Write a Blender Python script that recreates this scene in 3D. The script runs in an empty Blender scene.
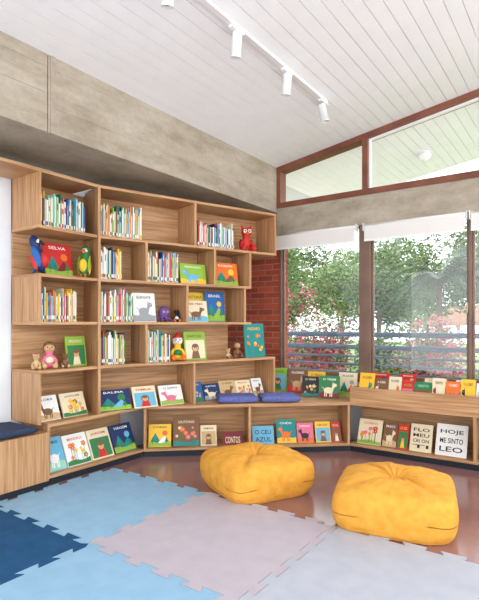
import bpy, bmesh, math, random
from mathutils import Vector, Matrix, noise
random.seed(7)
R=random.Random(11)
scene=bpy.context.scene
try:
    scene.view_settings.view_transform='Standard'
    scene.view_settings.look='None'
except Exception: pass

# ------------------------------------------------------------ materials
def srgb(r,g,b):
    f=lambda c:(c/255/12.92) if c/255<=0.04045 else ((c/255+0.055)/1.055)**2.4
    return (f(r),f(g),f(b),1)
def base_mat(name,col,rough=.6,spec=.3):
    m=bpy.data.materials.new(name); m.use_nodes=True
    b=m.node_tree.nodes['Principled BSDF']
    b.inputs['Base Color'].default_value=col; b.inputs['Roughness'].default_value=rough
    b.inputs['Specular IOR Level'].default_value=spec
    return m
def noisy(name,c1,c2,scale=(5,5,5),rough=.6,bump=.0,detail=6,ns=1.0,lo=.35,hi=.65,spec=.3,bdist=.01):
    m=base_mat(name,c1,rough,spec); nt=m.node_tree; N=nt.nodes; L=nt.links; b=N['Principled BSDF']
    tc=N.new('ShaderNodeTexCoord'); mp=N.new('ShaderNodeMapping'); mp.inputs['Scale'].default_value=scale
    n=N.new('ShaderNodeTexNoise'); n.inputs['Scale'].default_value=ns; n.inputs['Detail'].default_value=detail
    cr=N.new('ShaderNodeValToRGB'); cr.color_ramp.elements[0].color=c1; cr.color_ramp.elements[1].color=c2
    cr.color_ramp.elements[0].position=lo; cr.color_ramp.elements[1].position=hi
    L.new(tc.outputs['Object'],mp.inputs[0]); L.new(mp.outputs[0],n.inputs['Vector']); L.new(n.outputs['Fac'],cr.inputs[0]); L.new(cr.outputs[0],b.inputs['Base Color'])
    if bump:
        bp=N.new('ShaderNodeBump'); bp.inputs['Strength'].default_value=bump; bp.inputs['Distance'].default_value=bdist
        L.new(n.outputs['Fac'],bp.inputs['Height']); L.new(bp.outputs[0],b.inputs['Normal'])
    return m
M={}
M['wood_h']=noisy('oak_horizontal',srgb(166,122,82),srgb(202,160,117),(1.5,1.5,34),.45,ns=1.6,detail=6)
M['wood_v']=noisy('oak_vertical',srgb(164,120,80),srgb(200,157,115),(34,34,1.5),.45,ns=1.6,detail=6)
M['wall']=noisy('white_paint',srgb(228,235,242),srgb(234,239,243),rough=.8)
M['ceil']=noisy('white_ceiling_paint',srgb(244,246,249),srgb(248,249,251),rough=.5)
M['gap']=base_mat('ceiling_groove',srgb(215,218,222))
M['frame']=noisy('brown_window_timber',srgb(112,66,50),srgb(134,84,64),(4,4,4),.4)
M['dframe']=noisy('bronze_window_frame',srgb(112,88,76),srgb(128,102,88),(4,4,4),.35)
M['kick']=base_mat('dark_kickboard',srgb(38,42,52),.5)
M['blind']=base_mat('blind_fabric',srgb(226,224,220),.8)
M['white']=base_mat('white_metal',srgb(240,240,240),.35)
M['black']=base_mat('black_plastic',srgb(20,20,22),.4)
M['steel']=base_mat('rail_steel',srgb(62,80,100),.4)
M['navy']=noisy('navy_fabric',srgb(44,54,76),srgb(54,66,92),(80,80,80),.9)
M['periw']=noisy('periwinkle_fabric',srgb(84,92,150),srgb(104,112,170),(60,60,60),.9)
M['yellow']=noisy('yellow_canvas',srgb(216,152,54),srgb(228,166,68),(6,6,6),.9,bump=.3,ns=3,bdist=.012)
M['yseam']=base_mat('yellow_piping',srgb(202,136,46),.9)
M['page']=base_mat('book_pages',srgb(236,230,214),.8)

def concrete(name,a,b_,c):
    m=base_mat(name,a,.8); nt=m.node_tree;N=nt.nodes;L=nt.links;b=N['Principled BSDF']
    tc=N.new('ShaderNodeTexCoord')
    mp=N.new('ShaderNodeMapping'); mp.inputs['Scale'].default_value=(1,.8,2.4)
    n1=N.new('ShaderNodeTexNoise'); n1.inputs['Scale'].default_value=1.9; n1.inputs['Detail'].default_value=14; n1.inputs['Roughness'].default_value=.72
    n2=N.new('ShaderNodeTexNoise'); n2.inputs['Scale'].default_value=26; n2.inputs['Detail'].default_value=6
    cr=N.new('ShaderNodeValToRGB'); e=cr.color_ramp.elements; e[0].position=.3;e[0].color=a;e[1].position=.7;e[1].color=c
    k=e.new(.5); k.color=b_
    mx=N.new('ShaderNodeMix'); mx.data_type='RGBA'; mx.blend_type='MULTIPLY'; mx.inputs[0].default_value=.2
    L.new(tc.outputs['Object'],mp.inputs[0]); L.new(mp.outputs[0],n1.inputs['Vector']); L.new(tc.outputs['Object'],n2.inputs['Vector'])
    L.new(n1.outputs['Fac'],cr.inputs[0]); L.new(cr.outputs[0],mx.inputs[6]); L.new(n2.outputs['Fac'],mx.inputs[7]); L.new(mx.outputs[2],b.inputs['Base Color'])
    bp=N.new('ShaderNodeBump'); bp.inputs['Strength'].default_value=.4; bp.inputs['Distance'].default_value=.01
    L.new(n2.outputs['Fac'],bp.inputs['Height']); L.new(bp.outputs[0],b.inputs['Normal'])
    return m
M['conc']=concrete('board_formed_concrete',srgb(146,134,116),srgb(176,165,147),srgb(194,184,168))
M['brick']=base_mat('red_brick',srgb(140,70,50),.85)
def brick():
    nt=M['brick'].node_tree;N=nt.nodes;L=nt.links;b=N['Principled BSDF']
    tc=N.new('ShaderNodeTexCoord'); sp=N.new('ShaderNodeSeparateXYZ'); cb=N.new('ShaderNodeCombineXYZ')
    L.new(tc.outputs['Object'],sp.inputs[0]); L.new(sp.outputs[0],cb.inputs[0]); L.new(sp.outputs[2],cb.inputs[1])
    t=N.new('ShaderNodeTexBrick'); t.inputs['Scale'].default_value=1; t.inputs['Brick Width'].default_value=.22; t.inputs['Row Height'].default_value=.07
    t.inputs['Mortar Size'].default_value=.006; t.inputs['Color1'].default_value=srgb(186,86,60); t.inputs['Color2'].default_value=srgb(150,62,46); t.inputs['Mortar'].default_value=srgb(160,124,106)
    L.new(cb.outputs[0],t.inputs['Vector']); L.new(t.outputs['Color'],b.inputs['Base Color'])
    bp=N.new('ShaderNodeBump'); bp.invert=True; bp.inputs['Distance'].default_value=.01; L.new(t.outputs['Fac'],bp.inputs['Height']); L.new(bp.outputs[0],b.inputs['Normal'])
brick()
M['floor']=noisy('mauve_polished_floor',srgb(140,101,99),srgb(154,115,111),(2,2,2),.2,spec=.65)
M['floor'].node_tree.nodes['Principled BSDF'].inputs['Coat Weight'].default_value=.2
M['floor'].node_tree.nodes['Principled BSDF'].inputs['Coat Roughness'].default_value=.12

def mat_c(name,c,rough=.6): 
    if name not in M: M[name]=base_mat(name,c,rough)
    return M[name]
PAL={'red':(196,44,40),'orange':(226,112,36),'yellowp':(238,190,54),'lime':(140,180,62),'green':(46,120,68),'teal':(24,132,130),
'sky':(104,176,208),'blue':(34,96,164),'dblue':(28,48,96),'purple':(110,76,140),'pink':(220,112,142),'cream':(228,214,180),'whitep':(234,234,230),
'grey':(150,152,156),'brown':(122,84,56),'blackp':(34,32,36),'tan':(200,166,120),'maroon':(120,32,40),'mint':(150,204,180)}
for k,v in PAL.items(): mat_c(k,srgb(*v),.45)
PK=list(PAL.keys())

# ------------------------------------------------------------ mesh builder
class MB:
    def __init__(s): s.v=[];s.f=[];s.m=[];s.mats=[];s.sm=[]
    def mi(s,mat):
        if isinstance(mat,str): mat=M[mat]
        if mat not in s.mats: s.mats.append(mat)
        return s.mats.index(mat)
    def add(s,vs,fs,mat,T=None,smooth=False):
        o=len(s.v); i=s.mi(mat)
        for p in vs:
            p=Vector(p); s.v.append(T@p if T else p)
        for f in fs: s.f.append([o+k for k in f]); s.m.append(i); s.sm.append(smooth)
    def box(s,x0,x1,y0,y1,z0,z1,mat,T=None):
        vs=[(x0,y0,z0),(x1,y0,z0),(x1,y1,z0),(x0,y1,z0),(x0,y0,z1),(x1,y0,z1),(x1,y1,z1),(x0,y1,z1)]
        s.add(vs,[(0,3,2,1),(4,5,6,7),(0,1,5,4),(1,2,6,5),(2,3,7,6),(3,0,4,7)],mat,T)
    def prism(s,pts,z0,z1,mat,T=None,cap=True):
        n=len(pts); vs=[(p[0],p[1],z0) for p in pts]+[(p[0],p[1],z1) for p in pts]
        fs=[(i,(i+1)%n,n+(i+1)%n,n+i) for i in range(n)]
        fs+= [tuple(range(n-1,-1,-1)),tuple(range(n,2*n))]
        s.add(vs,fs,mat,T)
    def lathe(s,prof,mat,T=None,n=20,smooth=True):
        vs=[];fs=[]
        for r,z in prof:
            for i in range(n):
                a=2*math.pi*i/n; vs.append((r*math.cos(a),r*math.sin(a),z))
        for j in range(len(prof)-1):
            for i in range(n):
                fs.append((j*n+i,j*n+(i+1)%n,(j+1)*n+(i+1)%n,(j+1)*n+i))
        fs.append(tuple(range(n-1,-1,-1))); k=(len(prof)-1)*n; fs.append(tuple(k+i for i in range(n)))
        s.add(vs,fs,mat,T,smooth)
    def ball(s,c,r,mat,T=None,rot=None,n=14):
        if not hasattr(r,'__len__'): r=(r,r,r)
        A=Matrix.Translation(c)@(rot.to_4x4() if rot else Matrix())@Matrix.Diagonal((r[0],r[1],r[2],1))
        if T: A=T@A
        prof=[(max(.001,math.sin(math.pi*i/8)),-math.cos(math.pi*i/8)) for i in range(9)]
        s.lathe(prof,mat,A,n)
    def cyl(s,p0,p1,r0,r1,mat,T=None,n=14):
        p0=Vector(p0);p1=Vector(p1);d=p1-p0
        A=Matrix.Translation(p0)@d.to_track_quat('Z','Y').to_matrix().to_4x4()
        if T: A=T@A
        s.lathe([(r0,0),(r1,d.length)],mat,A,n)
    def build(s,name,matrix=None,bevel=0,parent=None):
        me=bpy.data.meshes.new(name); me.from_pydata([tuple(v) for v in s.v],[],s.f)
        for m in s.mats: me.materials.append(m)
        for p,i,q in zip(me.polygons,s.m,s.sm): p.material_index=i; p.use_smooth=q
        me.update()
        ob=bpy.data.objects.new(name,me); scene.collection.objects.link(ob)
        if matrix: ob.matrix_world=matrix
        if bevel:
            b=ob.modifiers.new('bevel','BEVEL'); b.width=bevel; b.segments=1; b.limit_method='ANGLE'
        if parent: ob.parent=parent
        return ob
def empty(name,loc=(0,0,0)):
    e=bpy.data.objects.new(name,None); e.location=loc; scene.collection.objects.link(e); return e
def frame(x,y,deg,z=0): return Matrix.Translation((x,y,z))@Matrix.Rotation(math.radians(deg),4,'Z')

WX=-3.9; WY=5.2; BEAMX=-3.12
def cz(x): return 3.2+.154*(x+3.12)
# ------------------------------------------------------------ room shell
b=MB(); b.box(-4.1,4,-3,5.4,-.12,0,'floor'); b.build('floor')
b=MB(); b.box(-4.1,WX,-3,5.4,0,2.65,'wall'); b.build('wall_left')
b=MB(); b.box(-4.1,BEAMX-.012,-3,5.2,2.65,3.2,'conc')
# board-formed face: individual board impressions
zz=[2.65,2.742,2.835,2.925,3.02,3.11,3.2]
for y0_,y1_,sd in ((-3,2.047,1),(2.053,5.2,4)):
    rr_=random.Random(sd)
    for i in range(6):
        yy=y0_
        while yy<y1_-.01:
            ye=min(y1_,yy+rr_.uniform(1.4,2.6))
            if y1_-ye<.5: ye=y1_
            b.box(BEAMX-.012,BEAMX-rr_.uniform(0,.0025),yy+.0006,ye-.0006,zz[i]+.0006,zz[i+1]-.0006,'conc'); yy=ye
b.box(BEAMX-.006,BEAMX+.006,2.07,2.11,2.65,3.2,'conc')
b.build('trim_concrete_beam')
b=MB(); b.box(WX,-3.09,WY,WY+.2,0,2.70,'brick'); b.box(-3.09,4,WY,WY+.2,0,.66,'wall'); b.build('wall_window')
b=MB(); b.box(-3.12,4,WY-.02,WY+.2,2.38,2.70,'conc'); b.build('trim_lintel')
# planked ceiling
b=MB(); w=.105; x=-3.35
while x<4:
    x1=x+w-.005
    vs=[(x,-3,cz(x)),(x1,-3,cz(x1)),(x1,7.2,cz(x1)),(x,7.2,cz(x)),(x,-3,cz(x)+.03),(x1,-3,cz(x1)+.03),(x1,7.2,cz(x1)+.03),(x,7.2,cz(x)+.03)]
    b.add(vs,[(0,3,2,1),(4,5,6,7),(0,1,5,4),(1,2,6,5),(2,3,7,6),(3,0,4,7)],'ceil'); x+=w
q=.009
b.add([(-4.1,-3,cz(-4.1)+q),(4,-3,cz(4)+q),(4,7.2,cz(4)+q),(-4.1,7.2,cz(-4.1)+q),(-4.1,-3,cz(-4.1)+.12),(4,-3,cz(4)+.12),(4,7.2,cz(4)+.12),(-4.1,7.2,cz(-4.1)+.12)],
  [(0,3,2,1),(4,5,6,7),(0,1,5,4),(1,2,6,5),(2,3,7,6),(3,0,4,7)],'gap')
b.build('ceiling')

# ------------------------------------------------------------ windows
glass=bpy.data.materials.new('window_glass'); glass.use_nodes=True
nt=glass.node_tree; nt.nodes.clear(); o=nt.nodes.new('ShaderNodeOutputMaterial'); tr=nt.nodes.new('ShaderNodeBsdfTransparent'); gl=nt.nodes.new('ShaderNodeBsdfGlossy'); gl.inputs['Roughness'].default_value=.02
tr.inputs[0].default_value=(.94,.96,.96,1)
mx=nt.nodes.new('ShaderNodeMixShader'); mx.inputs[0].default_value=.05; nt.links.new(tr.outputs[0],mx.inputs[1]); nt.links.new(gl.outputs[0],mx.inputs[2]); nt.links.new(mx.outputs[0],o.inputs[0])
def window(name,x0,x1,z0,z1,midsash=True):
    b=MB(); t=.024; y0=WY+.02;y1=WY+.05
    b.box(x0,x0+t,y0,y1,z0,z1,'dframe'); b.box(x1-t,x1,y0,y1,z0,z1,'dframe'); b.box(x0+t,x1-t,y0,y1,z0,z0+.05,'dframe'); b.box(x0+t,x1-t,y0,y1,z1-t,z1,'dframe')
    b.box(x0+t,x1-t,WY+.034,WY+.038,z0+.05,z1-t,glass)
    b.box(x1-.02,x1-.005,y0-.025,y0,1.4,1.5,'tan')
    return b.build(name,bevel=.003)
window('window_1',-3.06,-2.06,.69,2.38)
window('window_2',-1.94,-.955,.69,2.38)
window('window_3',-.93,.2,.69,2.38)
window('window_4',.25,1.6,.69,2.38)
b=MB()
b.box(-3.09,-3.06,WY-.01,WY+.06,.66,2.38,'dframe'); b.box(-2.06,-1.94,WY-.02,WY+.06,.66,2.38,'dframe'); b.box(-.955,-.93,WY-.01,WY+.06,.66,2.38,'dframe'); b.box(.2,.25,WY-.01,WY+.06,.66,2.38,'dframe')
b.box(-3.09,4,WY-.04,WY+.14,.655,.69,'dframe'); b.build('trim_window_frame',bevel=.003)
# clerestory
b=MB(); b.box(-3.12,4,WY-.03,WY+.12,2.70,2.765,'frame')
def slope(x0,x1,h,y0,y1,mat,off=0):
    vs=[(x0,y0,cz(x0)-h-off),(x1,y0,cz(x1)-h-off),(x1,y1,cz(x1)-h-off),(x0,y1,cz(x0)-h-off),(x0,y0,cz(x0)-off),(x1,y0,cz(x1)-off),(x1,y1,cz(x1)-off),(x0,y1,cz(x0)-off)]
    b.add(vs,[(0,3,2,1),(4,5,6,7),(0,1,5,4),(1,2,6,5),(2,3,7,6),(3,0,4,7)],mat)
slope(-3.12,4,.06,WY-.03,WY+.12,'frame')
for xm,wd in ((-3.12,.05),(-2.03,.06),(-.3,.06),(1.4,.06)):
    b.box(xm,xm+wd,WY-.025,WY+.115,2.765,cz(xm)-.05,'frame')
b.box(-1.97,-1.95,WY+.02,WY+.06,2.765,cz(-1.96)-.06,'white'); b.box(-1.95,-.3,WY+.02,WY+.06,2.765,2.785,'white')
slope(-1.95,-.3,.02,WY+.02,WY+.06,'white',.06)
b.build('window_clerestory')
# outdoor eave lamp
b=MB(); ex,ey=-1.66,6.3; zc_=cz(ex); b.cyl((ex,ey,zc_-.03),(ex,ey,zc_+.0),.07,.07,'white'); b.lathe([(.02,-.12),(.055,-.10),(.075,-.06),(.075,-.03)],'white',Matrix.Translation((ex,ey,zc_))); b.build('eave_lamp')
# roller blinds
def blind(x0,x1,zb):
    b=MB(); T=Matrix.Translation((x0,WY-.06,2.345))@Matrix.Rotation(math.radians(90),4,'Y')
    b.lathe([(.03,0),(.03,x1-x0)],'blind',T,n=20)
    b.box(x0+.01,x1-.01,WY-.092,WY-.089,zb,2.345,'blind'); b.box(x0+.01,x1-.01,WY-.097,WY-.083,zb-.02,zb,'white')
    b.box(x0-.008,x0,WY-.09,WY-.02,2.30,2.38,'white'); b.box(x1,x1+.008,WY-.09,WY-.02,2.30,2.38,'white')
    b.build('roller_blind')
blind(-3.1,-2.08,2.2); blind(-1.99,-.965,2.2); blind(-.93,.2,2.2)

# ------------------------------------------------------------ bookcase
t_=.025
FL=frame(-3.5,2.22,90); FD=frame(-3.5,2.79,70.6); Z=[2.51,2.07,1.69,1.31,.925,.50]
b=MB()
def hb(T,x0,x1,z,d=.36,y0=0): b.box(x0,x1,y0,d,z-t_,z,'wood_h',T)
def vb(T,x,z0,z1,d=.36): b.box(x,x+t_,0.001,d,z0,z1-t_,'wood_v',T)
def bk(T,x0,x1,z0,z1,d=.36): b.box(x0,x1,d-.012,d-.001,z0,z1-t_,'wood_h',T)
b.box(-1.2,.57,0,.39,Z[0]-t_,Z[0],'wood_h',FL)
for z in Z[1:5]: hb(FL,0,.565,z,.39)
for i in (0,2): vb(FL,0,Z[i+1],Z[i],.39)
vb(FL,0,.50,Z[4],.39)
b.box(.0,.78,.375,.389,.5,Z[0]-t_,'wood_h',FL)
ends=[2.015,1.67,1.60,2.0,2.0]
hb(FD,0,2.015,Z[0]); hb(FD,0,2.015,Z[1]); hb(FD,0,1.67,Z[2]); hb(FD,0,1.67,Z[3]); hb(FD,0,2.0,Z[4])
b.box(0,t_,.001,.40,.5,Z[0]-t_,'wood_v',FD)
for i,xs in enumerate([(.97,1.99),(.448,1.2,1.645),(.88,),(.448,),(.96,1.975)]):
    for x in xs: vb(FD,x,Z[i+1],Z[i])
vb(FD,1.575,Z[3],Z[2])
for i,e in enumerate(ends):
    bk(FD,t_,(e if i!=3 else 1.6),Z[i+1],Z[i])
b.build('bookcase',bevel=.0015)

# ------------------------------------------------------------ low display bench
GL=frame(-3.5,2.3,90); GD=frame(-3.5,3.33,41.84); GW=frame(-1.97,4.70,0); LD=2.054
b=MB()
top=[(-3.5,2.3),(-3.5,3.33),(-1.97,4.70),(1.6,4.70),(1.6,WY-.045),(WX+.002,WY-.045),(WX+.002,2.3)]
b.prism(top,.47,.4995,'wood_h')
for T,L in ((GL,1.03),(GD,LD),(GW,3.5)):
    b.box(0,L,.03,.06,0,.06,'kick',T); b.box(0,L,0,.33,.06,.085,'wood_h',T)
    b.box(0,L,.33,.345,.085,.47,'wood_h',T)
for T,xs in ((GL,(0,)),(GD,(0.0,1.02,LD-.025)),(GW,(1.14,2.3))):
    for x in xs: b.box(x,x+.025,.002,.33,.085,.47,'wood_v',T)
b.box(.0,3.4,.0,.022,.5,.655,'wood_h',GW); b.box(0,.022,.022,.44,.5,.655,'wood_v',GW); b.box(.022,3.4,.2,.22,.5,.655,'wood_h',GW); b.box(.022,3.4,.22,.44,.633,.655,'wood_h',GW)
b.build('display_bench',bevel=.0015)

# seat box with navy pad
b=MB(); b.box(-3.885,-3.46,.6,2.285,.06,.44,'wood_v'); b.box(-3.87,-3.49,.6,2.285,0,.06,'kick')
s=b.build('window_seat',bevel=.002)
def softbox(name,sx,sy,sz,mat,T,tufts=0):
    n=18
    bm=bmesh.new(); bmesh.ops.create_cube(bm,size=1)
    bmesh.ops.subdivide_edges(bm,edges=bm.edges[:],cuts=n,use_grid_fill=True)
    for v in bm.verts:
        x,y,z=v.co*2
        e=(1-abs(x)**6)*(1-abs(y)**6)
        zz=z*(.55+.45*max(0,e)**.5)
        if tufts:
            for i in (-.5,0,.5):
                for j in (-.5,0,.5):
                    if (i==0)!=(j==0): continue
                    d=((x-i)**2+(y-j)**2); zz-=z*.45*math.exp(-d*38)
        xx=x*(1-.04*abs(z)); yy=y*(1-.04*abs(z))
        v.co=Vector((xx*sx/2,yy*sy/2,zz*sz/2))
    me=bpy.data.meshes.new(name); bm.to_mesh(me); me.materials.append(M[mat])
    for p in me.polygons: p.use_smooth=True
    ob=bpy.data.objects.new(name,me); scene.collection.objects.link(ob); ob.matrix_world=T
    return ob
softbox('seat_pad',.38,1.60,.075,'navy',Matrix.Translation((-3.66,1.41,.478)))
for sx in (.92,1.353): softbox('seat_cushion',.40,.29,.075,'periw',GD@Matrix.Translation((sx,.165,.538)),1)

# ------------------------------------------------------------ books
spine_cols=['whitep']*7+['cream']*5+['yellowp','lime','green','teal','sky','blue','dblue','red','orange','grey','pink','mint','brown','sky','whitep','tan']
def book_row(T,x0,x1,z,y=.05,hmin=.2,hmax=.3):
    b=MB(); x=x0
    while x<x1-.006:
        w=R.uniform(.0055,.014); 
        if x+w>x1: break
        h=R.uniform(hmin,hmax); d=R.uniform(.17,.24); yy=y+R.uniform(0,.02)
        c=R.choice(spine_cols)
        b.box(x,x+w-.0008,yy,yy+.004,z,z+h,c,T); b.box(x,x+.0018,yy+.004,yy+d,z,z+h,c,T); b.box(x+w-.0026,x+w-.0008,yy+.004,yy+d,z,z+h,c,T)
        b.box(x+.0018,x+w-.0026,yy+.004,yy+d-.004,z+.004,z+h-.004,'page',T)
        k=R.random()
        b.box(x+.0004,x+w-.0012,yy-.0006,yy,z+.02,z+.05,'whitep' if c not in('whitep','cream') else R.choice(['red','yellowp','green','blue']),T)
        if k>.65: b.box(x+.001,x+w-.002,yy-.0006,yy,z+h*.6,z+h*.8,R.choice(PK),T)
        x+=w
    ob=b.build('book_row')
    return ob
e_=.0005
book_row(FL,.03,.49,Z[1]+e_,.06,.21,.3); book_row(FL,.03,.41,Z[3]+e_,.06,.2,.28)
book_row(FD,.03,.445,Z[1]+e_,.06,.2,.31); book_row(FD,1.0,1.49,Z[1]+e_,.06,.2,.28)
book_row(FD,.03,.245,Z[2]+e_,.06,.22,.3); book_row(FD,.475,.83,Z[2]+e_,.06,.22,.3)
book_row(FD,.03,.355,Z[3]+e_,.06,.22,.31); book_row(FD,.03,.28,Z[4]+e_,.06,.22,.31); book_row(FD,.475,.74,Z[4]+e_,.06,.22,.31)

dg_cache={}
def text_mesh(s):
    if s in dg_cache: return dg_cache[s]
    cu=bpy.data.curves.new('t','FONT'); cu.body=s; cu.resolution_u=2; cu.align_x='CENTER'; cu.offset=.012
    ob=bpy.data.objects.new('t',cu); scene.collection.objects.link(ob); dg=bpy.context.evaluated_depsgraph_get()
    me=bpy.data.meshes.new_from_object(ob.evaluated_get(dg)); vs=[v.co.copy() for v in me.vertices]; fs=[tuple(p.vertices) for p in me.polygons]
    bpy.data.objects.remove(ob); bpy.data.curves.remove(cu); bpy.data.meshes.remove(me)
    xs=[v.x for v in vs]; ys=[v.y for v in vs]; x0,x1,y0,y1=min(xs),max(xs),min(ys),max(ys)
    vs=[((v.x-x0)/(x1-x0)-.5,(v.y-y0)/(y1-y0)) for v in vs]
    dg_cache[s]=(vs,fs); return dg_cache[s]
WORDS=['A LUA','O RIO','MEU GATO','O MAR','A CASA','BICHOS','O LOBO','FLORES','O URSO','A ILHA','CEDO','NINHO','VENTO','O TREM']
def pbook(T,w,h,cover,acc,style=0,lean=14,title=None,acc2=None,th=.012):
    A=T@Matrix.Rotation(math.radians(-lean),4,'X')
    b=MB()
    b.box(-w/2,w/2,0,.0025,0,h,cover); b.box(-w/2,w/2,th-.0025,th,0,h,cover); b.box(-w/2,-w/2+.0025,.0025,th-.0025,0,h,cover)
    b.box(-w/2+.0025,w/2-.004,.0025,th-.0025,.003,h-.003,'page')
    acc2=acc2 or R.choice(PK)
    def disc(cx,cz_,rx,rz,mat,y,n=18):
        b.add([(cx+rx*math.cos(2*math.pi*i/n),y,cz_+rz*math.sin(2*math.pi*i/n)) for i in range(n)],[tuple(range(n))],mat)
    def rect(x0,x1,z0,z1,mat,y): b.add([(x0,y,z0),(x1,y,z0),(x1,y,z1),(x0,y,z1)],[(0,1,2,3)],mat)
    def poly(pts,mat,y): b.add([(p[0]*w,y,p[1]*h) for p in pts],[tuple(range(len(pts)))],mat)
    def text(s,cx,z0,ww,hh,mat,y=-.0016):
        vs,fs=text_mesh(s); b.add([(cx+p[0]*ww,y,z0+p[1]*hh) for p in vs],fs,mat)
    title=title or R.choice(WORDS)
    tcol='whitep' if cover not in('whitep','cream','yellowp','mint','tan','sky') else R.choice(['dblue','maroon','blackp'])
    def hill(base,amp,ph,mat,y):
        n=14; poly([(-.485,.02)]+[(.485,.02)]+[(.485-.97*i/n,base+amp*math.sin(ph+i*.55)) for i in range(n+1)],mat,y)
    def animal(cx,cy,k,mat,y,flip=1):
        disc(cx,cy,w*.17*k,h*.10*k,mat,y)
        poly([((cx+flip*w*.08*k)/w,(cy+h*.03*k)/h),((cx+flip*w*.16*k)/w,(cy)/h),((cx+flip*w*.24*k)/w,(cy+h*.16*k)/h),((cx+flip*w*.15*k)/w,(cy+h*.18*k)/h)][::flip],mat,y)
        disc(cx+flip*w*.21*k,cy+h*.17*k,w*.085*k,h*.06*k,mat,y-.0001)
        poly([((cx+flip*w*.14*k)/w,(cy+h*.2*k)/h),((cx+flip*w*.19*k)/w,(cy+h*.2*k)/h),((cx+flip*w*.15*k)/w,(cy+h*.29*k)/h)][::flip],mat,y-.0001)
        disc(cx+flip*w*.23*k,cy+h*.18*k,w*.014,h*.012,'whitep' if mat!='whitep' else 'blackp',y-.0004)
        for lx in (-.13,-.07,.06,.12): rect(cx+(lx-.018)*w*k,cx+(lx+.018)*w*k,cy-h*.2*k,cy,mat,y-.00005)
        poly([((cx-flip*w*.15*k)/w,(cy+h*.02*k)/h),((cx-flip*w*.26*k)/w,(cy+h*.12*k)/h),((cx-flip*w*.15*k)/w,(cy+h*.06*k)/h)][::flip],mat,y)
    if style==0:
        hill(.26,.04,R.uniform(0,6),acc2,-.0006)
        animal(-w*.03,h*.36,1.35,acc,-.0012,R.choice([1,-1]))
        text(title,0,h*.8,w*.62,h*.09,tcol)
    elif style==1:
        ws=title.split('|'); n=len(ws)
        for i,s_ in enumerate(ws): text(s_,0,h*(.9-(i+1)*.8/n+.03),w*.74,h*.8/n*.62,acc)
    elif style==2:
        hill(.16,.03,R.uniform(0,6),R.choice(['green','lime','teal']),-.0005)
        for i in range(11):
            cx=R.uniform(-.38,.38)*w; zz=R.uniform(.2,.66)*h; r=R.uniform(.035,.075)*w; pc=R.choice([acc,acc2,'yellowp','pink','orange'])
            rect(cx-w*.008,cx+w*.008,h*.08,zz,'green',-.0008)
            for q in range(5): disc(cx+r*.8*math.cos(q*1.257),zz+r*.8*math.sin(q*1.257),r*.6,r*.6,pc,-.0010-.00008*i,8)
            disc(cx,zz,r*.4,r*.4,'yellowp',-.0022,8)
        text(title,0,h*.8,w*.62,h*.09,acc if acc!=cover else tcol)
    elif style==3:
        rect(-w*.44,w*.44,h*.05,h*.7,acc2,-.0006)
        poly([(-.2,.05),(.2,.05),(.12,.34),(-.12,.34)],acc,-.0012); disc(0,h*.42,w*.13,h*.12,'tan',-.0014); disc(0,h*.5,w*.15,h*.07,'brown',-.0015)
        disc(-w*.13,h*.42,w*.04,h*.08,'brown',-.0013); disc(w*.13,h*.42,w*.04,h*.08,'brown',-.0013)
        disc(-w*.045,h*.42,w*.016,h*.012,'blackp',-.0017); disc(w*.045,h*.42,w*.016,h*.012,'blackp',-.0017); rect(-w*.03,w*.03,h*.36,h*.368,'red',-.0017)
        text(title,0,h*.79,w*.66,h*.1,acc if acc!=cover else tcol)
    elif style==4:
        disc(w*.22,h*.6,w*.12,w*.12,acc2,-.0005)
        poly([(-.485,.1),(.1,.1),(-.2,.62)],'teal',-.0007); poly([(-.15,.1),(.485,.1),(.2,.5)],acc,-.0008); hill(.2,.03,1,'lime',-.001)
        for tx in (-.32,-.12,.3): rect(w*(tx-.012),w*(tx+.012),h*.12,h*.28,'brown',-.0012); poly([(tx-.09,.22),(tx+.09,.22),(tx,.44)],'green',-.0014)
        text(title,0,h*.82,w*.62,h*.09,tcol)
    ob=b.build('picture_book',A); return ob
def PB(F,x,y,z,w,h,c,a,st=0,lean=14,title=None,a2=None,yaw=0):
    return pbook(F@Matrix.Translation((x,y,z+e_))@Matrix.Rotation(math.radians(yaw),4,'Z'),w,h,c,a,st,lean,title,a2)
# left column
PB(FL,.30,.16,Z[2],.27,.29,'red','maroon',4,10,'SELVA','orange')
PB(FL,.46,.14,Z[4],.20,.26,'lime','cream',3,8,'MENINO','green')
PB(FL,.17,.10,Z[5],.20,.21,'whitep','brown',0,22,'FLORA','tan'); PB(FL,.42,.10,Z[5],.24,.21,'cream','brown',2,22,'JARDIM','tan')
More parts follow.
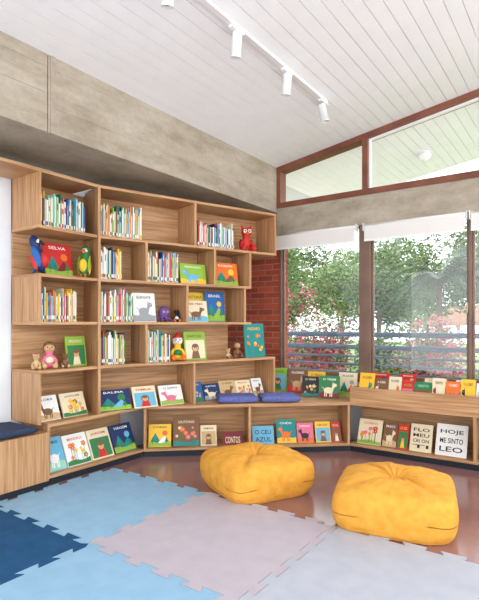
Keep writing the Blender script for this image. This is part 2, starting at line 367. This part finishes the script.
# angled upper run
PB(FD,1.02,.10,Z[2],.30,.21,'lime','sky',0,8,'PAPAGAIO','yellowp'); PB(FD,1.42,.10,Z[2],.30,.25,'orange','brown',4,8,'FLORESTA','yellowp')
PB(FD,.49,.10,Z[3],.23,.28,'whitep','grey',0,10,'ELEFANTE','grey'); PB(FD,1.06,.10,Z[3],.26,.22,'cream','brown',0,10,'OS TRES','sky')
PB(FD,1.10,.20,Z[3],.26,.31,'yellowp','green',3,6,'HISTORIA','whitep'); PB(FD,1.32,.16,Z[3],.24,.32,'blue','lime',4,6,'BRASIL','yellowp')
PB(FD,1.06,.12,Z[4],.25,.29,'lime','brown',3,10,'RAPOSA','cream')
PB(FD,1.80,.10,Z[4],.27,.37,'teal','yellowp',2,6,'PASSARO','orange')
for x,w,h,c,a,s_,ti,a2 in ((.20,.31,.20,'dblue','sky',4,'BALEIA','green'),(.50,.24,.21,'cream','red',3,'FAMILIA','sky'),(.78,.25,.2,'whitep','pink',0,'O SAPO','lime'),
   (1.07,.14,.21,'blue','yellowp',2,'NOITE','sky'),(1.25,.2,.18,'dblue','cream',0,'GATOS','grey'),(1.455,.2,.2,'tan','brown',0,'O CAO','cream'),(1.66,.2,.19,'cream','red',2,'FESTA','orange'),(1.85,.14,.2,'whitep','brown',0,'AVO','tan')):
    PB(FD,x,.09,Z[5],w,h,c,a,s_,24,ti,a2)
# lower bench left
for x,w,h,c,a,s_,ti,a2 in ((.135,.18,.28,'sky','whitep',0,'SONHO','mint'),(.355,.24,.27,'whitep','orange',2,'MANDALA','teal'),(.605,.24,.27,'cream','red',3,'JARDIM','green'),(.87,.26,.27,'dblue','teal',4,'VIAGEM','sky')):
    PB(GL,x,.06,.086,w,h,c,a,s_,24,ti,a2)
# lower bench angled run
for x,w,h,c,a,s_,ti,a2 in ((.15,.22,.22,'yellowp','whitep',4,'CORES','orange'),(.41,.26,.28,'brown','cream',2,'OUTONO','orange'),(.63,.16,.2,'cream','brown',3,'AMIGA','tan'),(.87,.2,.13,'maroon','cream',1,'CONTOS',None),
   (1.18,.22,.18,'sky','dblue',1,'O CEU|AZUL',None),(1.42,.2,.24,'teal','orange',0,'ONDA','yellowp'),(1.615,.17,.2,'pink','blackp',0,'DANCA','orange'),(1.80,.16,.21,'yellowp','brown',3,'UM DIA','sky'),(1.94,.1,.2,'red','cream',3,'SOL','brown')):
    PB(GD,x,.06,.086,w,h,c,a,s_,20,ti,a2)
# lower bench, window side
for x,w,h,c,a,s_,ti,a2 in ((.17,.24,.25,'cream','orange',2,'CASINHA','red'),(.375,.14,.24,'brown','cream',0,'RIO','tan'),(.502,.10,.24,'red','yellowp',3,'LUZ','green'),(.67,.20,.26,'cream','blackp',1,'FLO|MEU|CRI ON|TI',None),(.94,.27,.29,'whitep','blackp',1,'HOJE|ME SINTO|LEO',None),(1.33,.24,.29,'cream','blackp',1,'COM|VENDA|DE LE|BONEQUIM',None)):
    PB(GW,x,.06,.086,w,h,c,a,s_,20,ti,a2)
# tray & bench-top books
x=.06
cols=['yellowp','brown','cream','red','green','cream','orange','yellowp','whitep','red','tan','cream','whitep','red','whitep','green','pink','yellowp','dblue','cream','orange']
i=0
while x<3.2:
    w=R.uniform(.11,.16); PB(GW,x+w/2,.05,.506,w,R.uniform(.22,.3),cols[i%21],R.choice(PK),R.choice([0,2,3,4]),16)
    if i%2==0: PB(GW,x+w/2+.06,.30,.656,w*1.3,R.uniform(.10,.15),cols[(i*5+3)%21],R.choice(PK),0,18)
    x+=w+.008; i+=1
W0=Matrix()
for x,y,w,h,c,a,s_,yaw in ((-3.0,5.0,.22,.27,'lime','green',3,25),(-2.74,5.0,.23,.27,'brown','tan',0,15),(-2.47,4.80,.18,.22,'blackp','cream',2,20),(-2.24,4.78,.22,.24,'green','cream',0,15),(-2.14,5.03,.2,.26,'cream','red',4,10),(-2.52,5.03,.2,.25,'yellowp','green',0,10),(-2.33,5.04,.17,.2,'red','cream',3,5)):
    PB(W0,x,y,.501,w,h,c,a,s_,10,None,None,yaw)

# ------------------------------------------------------------ plush toys and birds
def plush(name,T,h,body,head,limb,ear='round',earmat=None,shirt=None,muzzle=None):
    root=empty(name); root.matrix_world=T
    s=h
    V=[(0,0,.16),(0,0,.34),(0,-.01,.5),(0,-.02,.68),(0,-.02,.86)]; Rr=[.17,.16,.10,.19,.15]
    E=[(0,1),(1,2),(2,3),(3,4)]
    for sg in (-1,1):
        o=len(V); V+=[(sg*.15,-.02,.42),(sg*.24,-.1,.28),(sg*.22,-.2,.18)]; Rr+=[.075,.065,.07]; E+=[(1,o),(o,o+1),(o+1,o+2)]
        o=len(V); V+=[(sg*.12,-.14,.1),(sg*.17,-.3,.09),(sg*.19,-.4,.12)]; Rr+=[.09,.08,.09]; E+=[(0,o),(o,o+1),(o+1,o+2)]
    me=bpy.data.meshes.new('body'); me.from_pydata([tuple(c*s for c in v) for v in V],E,[]); me.update()
    ob=bpy.data.objects.new('body',me); scene.collection.objects.link(ob); ob.parent=root
    md=ob.modifiers.new('skin','SKIN'); md.use_smooth_shade=True
    for k,sv in enumerate(me.skin_vertices[0].data): sv.radius=(Rr[k]*s,Rr[k]*s)
    me.skin_vertices[0].data[0].use_root=True
    sb=ob.modifiers.new('sub','SUBSURF'); sb.levels=2; sb.render_levels=2
    me.materials.append(M[body])
    b=MB(); hc=Vector((0,-.03,.76))*s
    b.ball(hc,(.2*s,.18*s,.18*s),head)
    b.ball(hc+Vector((0,-.16,-.05))*s,(.08*s,.06*s,.06*s),muzzle or head); b.ball(hc+Vector((0,-.22,-.03))*s,.022*s,'blackp')
    for sg in (-1,1):
        if ear=='owl':
            b.ball(hc+Vector((sg*.085,-.15,.03))*s,(.075*s,.04*s,.075*s),'whitep'); b.ball(hc+Vector((sg*.085,-.19,.03))*s,.03*s,'blackp')
            b.lathe([(.07*s,0),(.045*s,.09*s),(.004*s,.2*s)],head,Matrix.Translation(hc+Vector((sg*.12,.0,.1))*s)@Matrix.Rotation(sg*.4,4,'Y'))
            b.ball(Vector((sg*.2,.02,.32))*s,(.06*s,.1*s,.2*s),earmat)
        else: b.ball(hc+Vector((sg*.075,-.165,.04))*s,.026*s,'blackp')
        if ear=='round': b.ball(hc+Vector((sg*.16,.02,.14))*s,(.075*s,.04*s,.075*s),earmat or head)
        b.ball(Vector((sg*.19,-.41,.11))*s,(.1*s,.09*s,.1*s),limb); b.ball(Vector((sg*.22,-.21,.17))*s,.08*s,limb)
    if ear=='hair': b.ball(hc+Vector((0,.05,.08))*s,(.22*s,.18*s,.17*s),earmat); [b.ball(hc+Vector((sg*.22,.02,-.08))*s,(.06*s,.06*s,.13*s),earmat) for sg in (-1,1)]
    if ear=='hat': b.lathe([(.17*s,0),(.12*s,.1*s),(.02*s,.2*s)],earmat,Matrix.Translation(hc+Vector((0,0,.12*s))))
    if shirt: b.ball(Vector((0,0,.3))*s,(.19*s,.185*s,.18*s),shirt)
    b.build('head_and_paws',parent=root)
def toy_parrot(T,h,body,wing,belly,beak):
    b=MB(); s=h
    tilt=Matrix.Rotation(math.radians(-14),4,'X')
    prof=[(.02,.04),(.08,.1),(.13,.22),(.15,.36),(.14,.5),(.11,.62),(.095,.68),(.115,.75),(.125,.83),(.105,.92),(.05,.98),(.01,.995)]
    b.lathe([(r*s,z*s) for r,z in prof],body,tilt)
    b.ball(Vector((0,-.02,.36))*s,(.115*s,.14*s,.2*s),belly)
    hc=tilt@Vector((0,0,.83*s))
    b.ball(hc+Vector((0,-.06,0))*s,(.1*s,.08*s,.08*s),'whitep')
    b.lathe([(.045*s,0),(.05*s,.05*s),(.03*s,.12*s),(.004*s,.17*s)],beak,Matrix.Translation(hc+Vector((0,-.12,.01))*s)@Matrix.Rotation(math.radians(125),4,'X'))
    for sg in (-1,1):
        b.ball(hc+Vector((sg*.085,-.08,.03))*s,.02*s,'blackp')
        b.ball(Vector((sg*.145,.1,.42))*s,(.035*s,.10*s,.26*s),wing,rot=Matrix.Rotation(math.radians(-18),3,'X'))
        b.ball(Vector((sg*.155,.15,.28))*s,(.025*s,.06*s,.2*s),belly,rot=Matrix.Rotation(math.radians(-22),3,'X'))
        b.cyl(Vector((sg*.06,-.02,.12))*s,Vector((sg*.06,-.03,.02))*s,.022*s,.02*s,beak)
        for a in (-.04,0,.04): b.cyl(Vector((sg*.06,-.03,.018))*s,Vector((sg*.06+a,-.1,.012))*s,.016*s,.01*s,beak,n=8)
    b.ball(Vector((0,.15,.2))*s,(.05*s,.035*s,.2*s),wing,rot=Matrix.Rotation(math.radians(30),3,'X'))
    b.build('toy_parrot',T)
toy_parrot(FL@Matrix.Translation((.10,.10,Z[2]+.001))@Matrix.Rotation(math.radians(35),4,'Z'),.33,'dblue','blue','red','blackp')
toy_parrot(FL@Matrix.Translation((.475,.08,Z[2]+.001))@Matrix.Rotation(math.radians(-55),4,'Z'),.30,'green','lime','yellowp','orange')
plush('rag_doll',FL@Matrix.Translation((.20,.16,Z[4]))@Matrix.Rotation(math.radians(-30),4,'Z'),.22,'pink','tan','tan','hair','brown','cream')
plush('rag_doll',FL@Matrix.Translation((.08,.16,Z[4]))@Matrix.Rotation(math.radians(-30),4,'Z'),.13,'tan','tan','tan','round','pink')
plush('teddy_bear',FL@Matrix.Translation((.31,.10,Z[4]))@Matrix.Rotation(math.radians(-30),4,'Z'),.12,'brown','brown','tan','round','brown')
plush('plush_owl',FD@Matrix.Translation((1.70,.14,Z[1]))@Matrix.Rotation(math.radians(-20),4,'Z'),.29,'red','red','red','owl','maroon',muzzle='orange')
plush('clown_doll',FD@Matrix.Translation((.87,.17,Z[4]))@Matrix.Rotation(math.radians(-20),4,'Z'),.26,'yellowp','whitep','orange','hat','red','green')
plush('plush_sloth',FD@Matrix.Translation((1.58,.14,Z[4]))@Matrix.Rotation(math.radians(-20),4,'Z'),.17,'brown','tan','brown','round','brown')
plush('plush_penguin',FD@Matrix.Translation((.835,.12,Z[3]))@Matrix.Rotation(math.radians(-20),4,'Z'),.13,'blackp','blackp','orange','none','blackp','whitep')
plush('teddy_bear',FD@Matrix.Translation((1.45,.12,Z[4]))@Matrix.Rotation(math.radians(-10),4,'Z'),.11,'tan','tan','brown','round','tan')
# octopus
b=MB(); b.lathe([(.03,.04),(.055,.06),(.06,.09),(.065,.12),(.055,.155),(.03,.175),(.005,.18)],'purple')
for k in range(8):
    a=2*math.pi*k/8; p=[Vector((math.cos(a)*r,math.sin(a)*r,z)) for r,z in ((.03,.06),(.06,.035),(.085,.014),(.105,.018))]
    for q in range(3): b.cyl(p[q],p[q+1],.017-.004*q,.013-.004*q,'purple',n=8)
for sg in (-1,1): b.ball((sg*.025,-.055,.115),.012,'whitep'); b.ball((sg*.025,-.065,.115),.006,'blackp')
b.build('plush_octopus',FD@Matrix.Translation((.705,.14,Z[3]+.001))@Matrix.Scale(.85,4))

# ------------------------------------------------------------ foam puzzle mats
ts=1.07; X0=-3.45; Y0=2.9
def edge(P,Q,teeth=10,a=.023):
    P=Vector(P);Q=Vector(Q); d=Q-P; n=Vector((-d.y,d.x)).normalized(); out=[P]
    for i in range(teeth):
        sgn=1 if i%2==0 else -1
        t0=(i-.14)/teeth if i else .35/teeth; t1=(i+1.14)/teeth if i<teeth-1 else 1-.35/teeth
        out.append(P+d*t0+n*a*sgn); out.append(P+d*t1+n*a*sgn)
    out.append(Q); return out
mc={'lb':noisy('foam_light_blue',srgb(138,178,206),srgb(146,185,212),(9,9,9),.8),'pk':noisy('foam_pink_grey',srgb(182,173,182),srgb(188,179,188),(9,9,9),.8),
'db':noisy('foam_dark_blue',srgb(20,72,114),srgb(26,82,124),(9,9,9),.8),'li':noisy('foam_lilac_grey',srgb(176,180,192),srgb(183,187,198),(9,9,9),.8)}
lay=[['lb','pk','li','pk'],['db','lb','pk','li'],['lb','li','lb','db']]
for r in range(3):
    for c in range(4):
        x0=X0+c*ts;x1=x0+ts;y1=Y0-r*ts;y0=y1-ts
        e=edge((x0,y0),(x1,y0))[:-1]+edge((x1,y0),(x1,y1))[:-1]+edge((x0,y1),(x1,y1))[::-1][:-1]+edge((x0,y0),(x0,y1))[::-1][:-1]
        cx,cy=(x0+x1)/2,(y0+y1)/2
        pts=[(cx+(p.x-cx)*.9965,cy+(p.y-cy)*.9965) for p in e]
        b=MB(); b.prism(pts,.0005,.014,mc[lay[r][c]]); b.build('foam_mat')

# ------------------------------------------------------------ poufs: square floor cushions, gathered at a centre button
PR=[(0,0),(.80,.0),(.91,.04),(.96,.14),(.99,.28),(1.0,.44),(.99,.60),(.965,.73),(.91,.83),(.80,.895),(.65,.94),(.48,.965),(.31,.95),(.16,.88),(.06,.79),(0,.77)]
def prof(t):
    n=len(PR)-1; f=t*n; i=min(n-1,int(f)); u=f-i
    g=lambda k:PR[max(0,min(n,k))]
    p0,p1,p2,p3=g(i-1),g(i),g(i+1),g(i+2)
    c=lambda a,b_,c_,d:.5*((2*b_)+(-a+c_)*u+(2*a-5*b_+4*c_-d)*u*u+(-a+3*b_-3*c_+d)*u**3)
    return c(p0[0],p1[0],p2[0],p3[0]),c(p0[1],p1[1],p2[1],p3[1])
def pouf(x,y,Rd,H,rot,seed):
    root=empty('pouf',(x,y,0.0)); rot=math.radians(rot)
    N=192;K=90; vs=[];fs=[]
    for j in range(K+1):
        q,z01=prof(j/K); q=max(0,q)
        for i in range(N):
            a=2*math.pi*i/N
            n_=6.0; sq=1/((abs(math.cos(a))**n_+abs(math.sin(a))**n_)**(1/n_))
            k=((a-math.pi/4)*4/(2*math.pi))%1; seam=min(k,1-k)*2      # diagonal corner seams
            k2=(a*16/(2*math.pi))%1; s2=min(k2,1-k2)*2                 # gathers near the button
            rr=Rd*q*(1+(sq-1)*min(1,q*1.1)*.9)*.885
            zz=H*max(0,z01)
            if z01>.4:
                g=math.sin(min(1,q)*math.pi)**.8 if q<1 else 0
                zz-=H*.075*math.exp(-(seam*7)**2)*g
                zz-=H*.03*math.exp(-(s2*2.5)**2)*math.exp(-((q-.25)/.16)**2)
                zz-=H*.06*(abs(math.sin(2*a))**4)*q*q
            p=Vector((rr*math.cos(a),rr*math.sin(a),zz))
            nz=noise.noise(Vector((p.x*4+seed,p.y*4,p.z*3)))*.020+noise.noise(Vector((math.cos(a)*5+seed,math.sin(a)*5,p.z*7)))*.007*min(1,q*1.5)+noise.noise(Vector((math.cos(a)*12+seed,math.sin(a)*12,q*2.5)))*.005*math.sin(min(1,q)*math.pi)
            p.x+=nz*math.cos(a); p.y+=nz*math.sin(a); p.z=max(0.0,p.z+nz*.8*(1 if z01>.15 else 0))
            vs.append(p)
    for j in range(K):
        for i in range(N): fs.append((j*N+i,j*N+(i+1)%N,(j+1)*N+(i+1)%N,(j+1)*N+i))
    b=MB(); b.add(vs,fs,'yellow',None,True); b.build('body',parent=root)
    b=MB(); b.ball((0,0,H*.785),(.026,.026,.014),'yseam'); b.build('button',parent=root)
    root.rotation_euler=(0,0,rot)
pouf(-2.15,3.25,.425,.31,62,3.1); pouf(-1.05,3.26,.435,.32,14,5.3)

# ------------------------------------------------------------ track lights
root=empty('track_light')
b=MB(); zc=cz(-2.0); b.box(-2.02,-1.98,.5,4.2,zc-.028,zc-.002,'white'); b.build('rail',parent=root)
for k,y in enumerate((2.1,2.78,3.48,4.15)):
    b=MB(); b.box(-2.018,-1.982,y-.07,y+.07,zc-.045,zc-.026,'white'); b.cyl((-2,y,zc-.045),(-2,y,zc-.07),.01,.01,'white')
    T=Matrix.Translation((-2,y,zc-.125))@Matrix.Rotation(math.radians((14,12,10,-12)[k]),4,'Y')@Matrix.Rotation(math.radians(8),4,'X')
    b.lathe([(.034,.07),(.036,.068),(.036,-.085),(.039,-.085),(.039,-.093),(.032,-.093),(.028,-.075)],'white',T,n=24)
    b.lathe([(.028,-.078),(.028,-.075)],'grey',T)
    b.build('spot_head',parent=root)

# ------------------------------------------------------------ outside
M['deck']=noisy('terrace_concrete',srgb(206,200,190),srgb(218,212,204),rough=.8)
M['grass']=noisy('lawn',srgb(96,120,64),srgb(130,150,90),(3,3,3),.9)
b=MB(); b.box(-12,8,5.4,7.3,-.12,-.02,'deck'); b.build('ground_terrace')
b=MB(); b.box(-40,25,7.3,60,-1.2,-1.0,'grass'); b.build('ground_garden')
b=MB()
for z,rr in ((1.13,.038),(.94,.034),(.80,.016),(.68,.016),(.56,.016)): b.cyl((-9,7.0,z),(5,7.0,z),rr,rr,'steel')
for x in range(-9,6,2): b.cyl((x+.4,7.0,-.03),(x+.4,7.0,1.12),.025,.025,'steel')
b.build('balcony_railing')
def leafmat(name,c):
    m=base_mat(name,c,.5); nt=m.node_tree;N=nt.nodes;L=nt.links; p=N['Principled BSDF']; o=N['Material Output']
    t=N.new('ShaderNodeBsdfTranslucent'); t.inputs[0].default_value=c; mx=N.new('ShaderNodeMixShader'); mx.inputs[0].default_value=.35
    L.new(p.outputs[0],mx.inputs[1]); L.new(t.outputs[0],mx.inputs[2]); L.new(mx.outputs[0],o.inputs[0]); M[name]=m
leafmat('leaf_a',srgb(86,110,66)); leafmat('leaf_b',srgb(126,146,96)); leafmat('leaf_c',srgb(46,66,44)); leafmat('leaf_d',srgb(134,150,120)); leafmat('petal',srgb(204,62,118)); leafmat('petal2',srgb(224,122,160))
M['bark']=noisy('bark',srgb(92,78,66),srgb(120,104,88),(8,8,2),.9)
def leaves(b,c,rad,n,size,mats):
    for _ in range(n):
        while True:
            p=Vector((R.uniform(-1,1),R.uniform(-1,1),R.uniform(-1,1)))
            if .35<p.length<1: break
        p=Vector((c[0]+p.x*rad[0],c[1]+p.y*rad[1],c[2]+p.z*rad[2]))
        u=Vector((R.gauss(0,1),R.gauss(0,1),R.gauss(0,.6))).normalized(); v=u.cross(Vector((R.gauss(0,1),R.gauss(0,1),R.gauss(0,1)))).normalized()
        s=size*R.uniform(.6,1.3)
        b.add([p-u*s,p+v*s*.4,p+u*s,p-v*s*.4],[(0,1,2,3)],R.choice(mats))
def tree(name,x,y,zb,th,cr,n,size,mats,lumps=6,trunk=.12):
    b=MB(); top=Vector((x,y,zb+th)); b.cyl((x,y,zb),top,trunk,trunk*.6,'bark')
    for k in range(lumps):
        a=2*math.pi*k/lumps+R.random(); c=top+Vector((math.cos(a)*cr*.62,math.sin(a)*cr*.62,R.uniform(-.45,.5)*cr))
        mm=R.choice([mats,[mats[0],mats[1]],[mats[0],mats[2]]])
        b.cyl(top-Vector((0,0,th*.25)),c,trunk*.4,trunk*.1,'bark',n=8); leaves(b,c,(cr*.45,cr*.45,cr*.33),n//lumps,size,mm)
    b.build(name)
G=['leaf_a','leaf_b','leaf_c']
def bush(name,x,y,zb,rx,ry,h,n,size,mats,lumps=6,lo=.35):
    b=MB()
    for k in range(lumps):
        c=Vector((x+R.uniform(-.6,.6)*rx,y+R.uniform(-.5,.5)*ry,zb+h*R.uniform(lo,.85)))
        mm=mats[k%len(mats)] if isinstance(mats[0],list) else mats
        b.cyl((x,y,zb),c,.03,.01,'bark',n=6); leaves(b,c,(rx*.45,ry*.5,h*.17 if lumps>6 else h*.25),n//lumps,size,mm)
    b.build(name)
PP=['petal','petal','petal2','leaf_b','leaf_a']; P_=[['leaf_a','leaf_b','petal2','leaf_b'],PP,PP,['leaf_a','leaf_b','leaf_c']]
bush('bougainvillea_bush',-4.25,8.6,-1,1.1,.5,2.9,6000,.04,P_,14,.5)
bush('bougainvillea_bush',-6.6,11.0,-1,1.4,.6,3.6,4200,.05,P_,12,.5)
bush('bougainvillea_bush',-2.25,9.1,-1,.9,.5,2.5,4600,.04,P_,12,.5)
bush('garden_shrub',-3.2,10.3,-1,1.0,.5,2.1,2400,.06,G); bush('garden_shrub',-.6,10.2,-1,1.0,.5,2.4,2600,.06,G); bush('garden_shrub',-7.6,8.6,-1,1.2,.5,2.2,2400,.06,G)
tree('garden_tree',-9.6,14.5,-1,3.8,2.3,8500,.08,G,11); tree('garden_tree',-6.4,18,-1,3.7,2.2,7500,.09,G,10); tree('garden_tree',-2.5,18.5,-1,4.4,2.5,8500,.09,G,11); tree('garden_tree',-14,20,-1,4.5,2.8,6000,.12,G,9); tree('garden_tree',-5.2,13.6,-1,3.9,1.5,5000,.06,['leaf_a','leaf_b','leaf_d'],10,.06); tree('garden_tree',-.8,14.2,-1,3.7,1.7,5000,.07,G,9,.08)
tree('garden_tree',-10.5,24,-1,4.8,3.0,6000,.13,['leaf_a','leaf_d','leaf_b'],9)
for k in range(7): bush('hedge',-22+k*4.4,31+R.uniform(-.6,.6),-1,2.6,1.2,6.4+R.uniform(-.8,.8),4600,.16,['leaf_a','leaf_b','leaf_d'])
def palm(x,y,zb,h):
    b=MB(); top=Vector((x,y,zb+h)); b.cyl((x,y,zb),top,.10,.07,'bark')
    for k in range(24):
        a=2*math.pi*k/24+R.random()*.2; el=R.uniform(.1,1.4); d=Vector((math.cos(a),math.sin(a),0)); prev=top
        for q in range(1,18):
            t=q/17; p=top+d*(1.0*t)+Vector((0,0,el*t*1.0-1.0*t*t)); b.cyl(prev,p,.012,.01,'leaf_a',n=5)
            sd=Vector((-d.y,d.x,0))
            for sg in (-1,1):
                tip=p+sd*sg*.26*math.sin(math.pi*min(.95,t+.1))+d*.16+Vector((0,0,-.10)); b.add([p,p+d*.045,tip,p-d*.045],[(0,1,2,3)],R.choice(['leaf_a','leaf_c','leaf_c']))
            prev=p
    b.build('palm_tree')
palm(-2.75,11.6,-1,3.3)
# garden pavilion with hipped tile roof
b=MB(); M['rooftile']=noisy('pavilion_roof',srgb(112,84,68),srgb(134,102,84),(5,5,5),.8)
px,py=-4.6,24.0
b.add([(px-2.2,py-1.5,1.2),(px+2.2,py-1.5,1.2),(px+2.2,py+1.5,1.2),(px-2.2,py+1.5,1.2),(px-.9,py,2.1),(px+.9,py,2.1)],[(0,1,5,4),(1,2,5),(2,3,4,5),(3,0,4),(3,2,1,0)],'rooftile')
for sx in (-1.9,0,1.9):
    for sy in (-1.2,1.2): b.cyl((px+sx,py+sy,-1),(px+sx,py+sy,1.2),.08,.08,'white')
b.build('garden_pavilion')

# ------------------------------------------------------------ light
w=bpy.data.worlds.new('sky'); scene.world=w; w.use_nodes=True; nt=w.node_tree; bg=nt.nodes['Background']
bg.inputs[0].default_value=(.95,.975,1,1); bg.inputs[1].default_value=3.6
sun=bpy.data.lights.new('sun','SUN'); sun.energy=4.5; sun.angle=.03; sun.color=(1,.96,.88)
so=bpy.data.objects.new('sun',sun); scene.collection.objects.link(so); so.rotation_euler=Vector((-.3,.6,-1.0)).to_track_quat('-Z','Y').to_euler()

cam=bpy.data.cameras.new('camera'); co=bpy.data.objects.new('camera',cam); scene.collection.objects.link(co)
co.location=(0,0,1.3); co.rotation_euler=(math.radians(90),0,math.radians(35.4)); cam.lens=29.52; cam.sensor_width=36; cam.shift_y=23/600
cam.clip_start=.05; scene.camera=co
